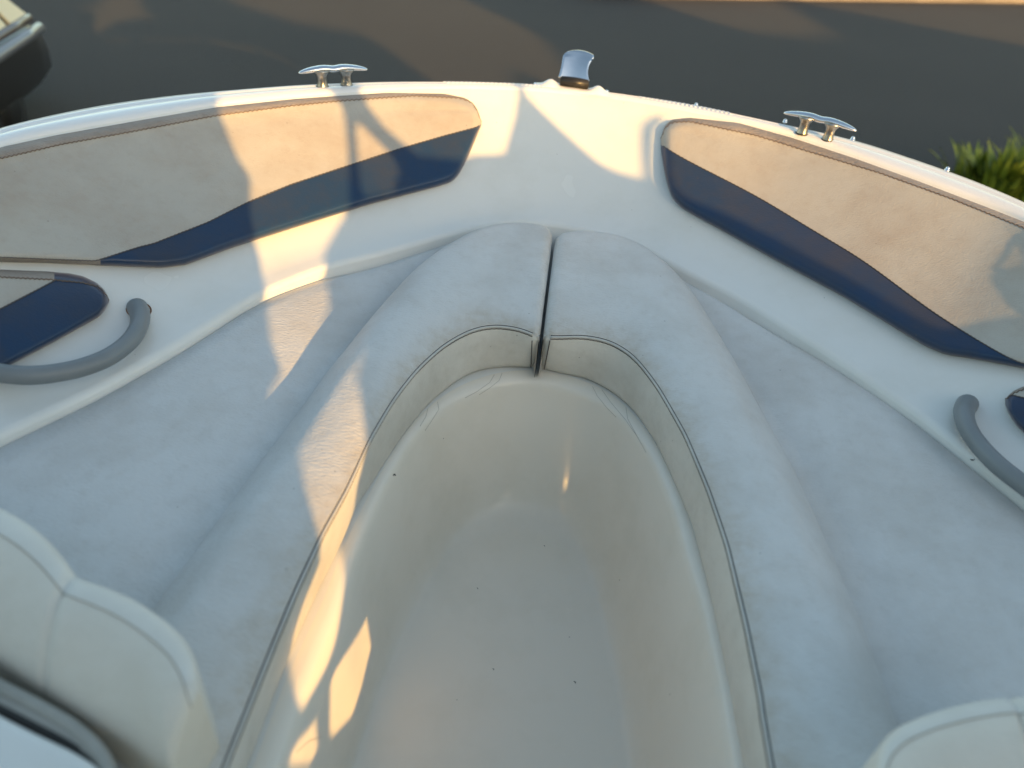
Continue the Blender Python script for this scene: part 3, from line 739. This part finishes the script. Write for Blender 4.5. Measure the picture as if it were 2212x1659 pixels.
# ---------------------------------------------------------------- kerb across the road
def concrete():
    m, t, b = nodes("pale_concrete"); tc = N(t, "ShaderNodeTexCoord").outputs["Object"]
    n1 = N(t, "ShaderNodeTexNoise", Scale=1.2, Detail=6.0); t.links.new(tc, n1.inputs[0])
    t.links.new(ramp(t, n1.outputs[0], [(.3, (.15, .13, .11)), (.7, (.24, .21, .18))]), b.inputs["Base Color"]); b.inputs["Roughness"].default_value = .8; return m
ka, kb = at(1380, -7, ZG+.02), at(2212, 5, ZG+.02)
kd = Vector((kb.x-ka.x, kb.y-ka.y, 0)).normalized(); kn = Vector((-kd.y, kd.x, 0))
V = []
for z_, o_ in ((ZG-.05, 0), (ZG+.11, 0), (ZG+.14, .03), (ZG+.14, .45)):
    V += [Vector((*(ka+kn*o_-kd*1.0).xy, z_)), Vector((*(kb+kn*o_+kd*16).xy, z_))]
k = obj('kerb', V, [(0, 1, 3, 2), (2, 3, 5, 4), (4, 5, 7, 6)], concrete(), smooth=False); k['kind'] = 'structure'
va = ka+kn*.45; vb = kb+kn*.45
k = obj('verge', [Vector((*(va-kd*1.0).xy, ZG+.136)), Vector((*(vb+kd*16).xy, ZG+.136)), Vector((*(vb+kd*16+kn*6).xy, ZG+.136)), Vector((*(va-kd*1+kn*6).xy, ZG+.136))], [(0, 1, 2, 3)], plain('dry_grass', (.20, .17, .09), .9, 0, .5, 3), smooth=False); k['kind'] = 'structure'

#@@CASTERS
# ---------------------------------------------------------------- added sun blockers behind the camera, openings shaped to throw the sun patches
def screen(name, y, outline, holes, th, mat, label, cat):
    loops = [outline]+holes; pts, edges = [], []
    for P in loops:
        b = len(pts); pts += [Vector(p) for p in P]; edges += [(b+i, b+(i+1) % len(P)) for i in range(len(P))]
    vs, _, fs, _, _, _ = delaunay_2d_cdt(pts, edges, [], 0, 1e-5)
    def inside(P, x, y):
        r = False
        for i in range(len(P)):
            (x0, y0), (x1, y1) = P[i-1], P[i]
            if (y0 > y) != (y1 > y) and x < (x1-x0)*(y-y0)/(y1-y0)+x0: r = not r
        return r
    bm = bmesh.new(); bv = [bm.verts.new((v.x, y-th/2, v.y)) for v in vs]
    for f in fs:
        c = sum((vs[i] for i in f), Vector((0, 0)))/len(f)
        if inside(outline, c.x, c.y) and not any(inside(h, c.x, c.y) for h in holes): bm.faces.new([bv[i] for i in f])
    for v in [v for v in bm.verts if not v.link_faces]: bm.verts.remove(v)
    r = bmesh.ops.extrude_face_region(bm, geom=bm.faces[:]); 
    for v in r['geom']:
        if isinstance(v, bmesh.types.BMVert): v.co.y += th
    bmesh.ops.recalc_face_normals(bm, faces=bm.faces)
    me = bpy.data.meshes.new(name); bm.to_mesh(me); bm.free(); me.materials.append(mat)
    o = bpy.data.objects.new(name, me); C.objects.link(o); tag(o, label, cat); return o
NEAR = [[(1.663,1.988),(1.092,1.992),(1.075,1.98),(1.06,1.948)],
 [(1.056,1.94),(1.044,1.916),(1.02,1.905),(0.977,1.804),(0.948,1.785),(0.901,1.684),(0.88,1.676),(0.866,1.652),(0.858,1.628),(0.871,1.604),(0.858,1.572),(0.868,1.564),(0.884,1.578),(0.924,1.587),(0.972,1.627),(1.004,1.629),(1.028,1.652),(1.068,1.66),(1.112,1.7),(1.156,1.708),(1.172,1.727),(1.3,1.74),(1.324,1.764),(1.436,1.776),(1.46,1.8),(1.524,1.804),(1.556,1.851),(1.58,1.86),(1.628,1.932)],
 [(0.104,1.684),(0.092,1.69),(-0.172,1.661),(-0.184,1.636),(-0.197,1.54),(-0.172,1.533),(-0.092,1.54),(-0.052,1.557),(0.018,1.564),(0.076,1.587),(0.095,1.62)],
 [(2.223,1.628),(2.1,1.624),(2.012,1.6),(1.978,1.588),(1.968,1.572),(1.971,1.556),(2.124,1.379),(2.164,1.361),(2.212,1.354),(2.236,1.367),(2.306,1.5),(2.348,1.533),(2.385,1.54),(2.387,1.532),(2.334,1.484),(2.258,1.364),(2.253,1.34),(2.267,1.324),(2.324,1.3),(2.364,1.267),(2.401,1.22),(2.42,1.169),(2.452,1.137),(2.572,1.192),(2.62,1.24),(2.652,1.264),(2.708,1.288),(2.772,1.344),(2.788,1.352),(2.828,1.352),(2.852,1.368),(2.908,1.376),(2.948,1.392),(2.976,1.436),(2.976,1.476),(2.956,1.52),(2.924,1.52),(2.86,1.56),(2.812,1.56),(2.78,1.6),(2.764,1.605),(2.74,1.589),(2.692,1.6),(2.668,1.62),(2.636,1.608),(2.628,1.592),(2.58,1.592),(2.532,1.608),(2.38,1.608),(2.372,1.616),(2.268,1.616),(2.26,1.624)],
 [(1.949,1.588),(1.908,1.594),(1.74,1.583),(1.66,1.57),(1.604,1.571),(1.572,1.561),(1.412,1.551),(1.395,1.54),(1.377,1.484),(1.407,1.428),(1.484,1.36),(1.652,1.354),(1.708,1.368),(1.812,1.377),(1.836,1.39),(1.916,1.492),(1.944,1.548)],
 [(1.277,1.524),(1.252,1.531),(1.132,1.522),(0.996,1.496),(0.956,1.499),(0.916,1.478),(0.895,1.428),(0.903,1.332),(0.922,1.284),(0.883,1.204),(0.875,1.108),(0.845,1.036),(0.812,0.988),(0.807,0.956),(0.756,0.932),(0.737,0.908),(0.72,0.828),(0.668,0.799),(0.636,0.766),(0.611,0.684),(0.619,0.668),(0.684,0.674),(0.716,0.689),(0.777,0.748),(0.798,0.78),(0.841,0.804),(0.858,0.876),(0.954,1.004),(1.012,1.039),(1.043,1.076),(1.061,1.116),(1.187,1.204),(1.263,1.364),(1.295,1.452),(1.295,1.476)],
 [(1.34,1.428),(1.324,1.433),(1.308,1.412),(1.251,1.268),(1.255,1.252),(1.356,1.266),(1.412,1.324),(1.404,1.356)],
 [(0.605,0.644),(0.58,0.647),(0.572,0.636),(0.608,0.564),(0.636,0.556),(0.643,0.62)],
 [(0.736,0.636),(0.708,0.642),(0.684,0.633),(0.663,0.54),(0.669,0.516),(0.724,0.476),(0.772,0.494),(0.812,0.524),(0.836,0.528),(0.839,0.54),(0.836,0.604),(0.796,0.609)]]
FAR = [[(28.02,6.75),(26.91,6.78),(26.85,6.72),(24.69,6.54),(24.63,6.48),(24.15,6.48),(23.55,6.36),(22.77,6.36),(22.71,6.3),(22.17,6.3),(22.11,6.24),(21.63,6.24),(21.57,6.18),(21.09,6.18),(20.49,6.06),(19.95,6.057),(19.89,5.992),(19.17,6),(18.57,5.88),(16.95,5.76),(16.89,5.7),(16.229,5.67),(16.231,5.43),(16.373,5.07),(16.65,4.854),(17.61,4.874),(18.57,5.056),(19.71,5.724),(22.05,5.177),(22.283,5.07),(22.421,4.89),(22.77,4.86),(23.67,5.16),(23.97,5.16),(24.45,5.34),(25.47,5.52),(27.81,6.12),(28.05,6.24),(28.14,6.39),(28.14,6.63)],
 [(12.808,5.55),(12.51,5.579),(12.45,5.52),(9.99,5.28),(9.93,5.22),(8.43,5.098),(8.257,5.01),(8.276,4.59),(8.43,4.401),(9.09,4.206),(9.81,4.16),(9.891,4.05),(9.93,3.441),(10.47,3.42),(10.952,3.51),(11.069,3.81),(11.25,3.915),(11.381,3.87),(11.505,3.57),(11.67,3.562),(11.97,3.926),(12.69,4.411),(12.759,4.65),(12.626,4.95)],
 [(7.339,4.89),(6.87,4.917),(6.726,4.83),(6.698,4.47),(6.522,4.17),(5.94,3.99),(5.857,3.21),(5.589,2.79),(5.64,2.61),(5.91,2.4),(9.15,2.4),(9.27,2.46),(9.48,2.73),(9.511,3.33),(9.249,3.63),(9.09,4.052),(7.29,4.102),(7.209,4.23),(7.35,4.59)]]
M_NEAR_BLOCKER = plain('near_blocker_white', (.72, .71, .68), .8, 0, .3)  # white, so the added near sheet bounces light into the boat
M_FAR_BLOCKER = plain('far_blocker_tan', (.50, .46, .40), .9, 0, .3, 2)
screen('near_sun_blocker', -.80, [(-1.0, -.1), (3.6, -.1), (3.6, 1.80), (-1.0, 1.80)], NEAR, .01, M_NEAR_BLOCKER, 'added white sheet behind the camera, openings cut to shape the sun patches on the boat', 'sun blocker')  # added and unseen: shades the boat except through its openings
screen('far_sun_blocker', -9.0, [(-8, -1.0), (32, -1.0), (32, 7.2), (22, 6.9), (12, 5.5), (-8, 5.2)], FAR, .25, M_FAR_BLOCKER, 'added sheet far behind the boat, openings cut to shape the sunlight on the ground', 'far_sun_blocker')  # added and unseen: shades the ground except through its openings
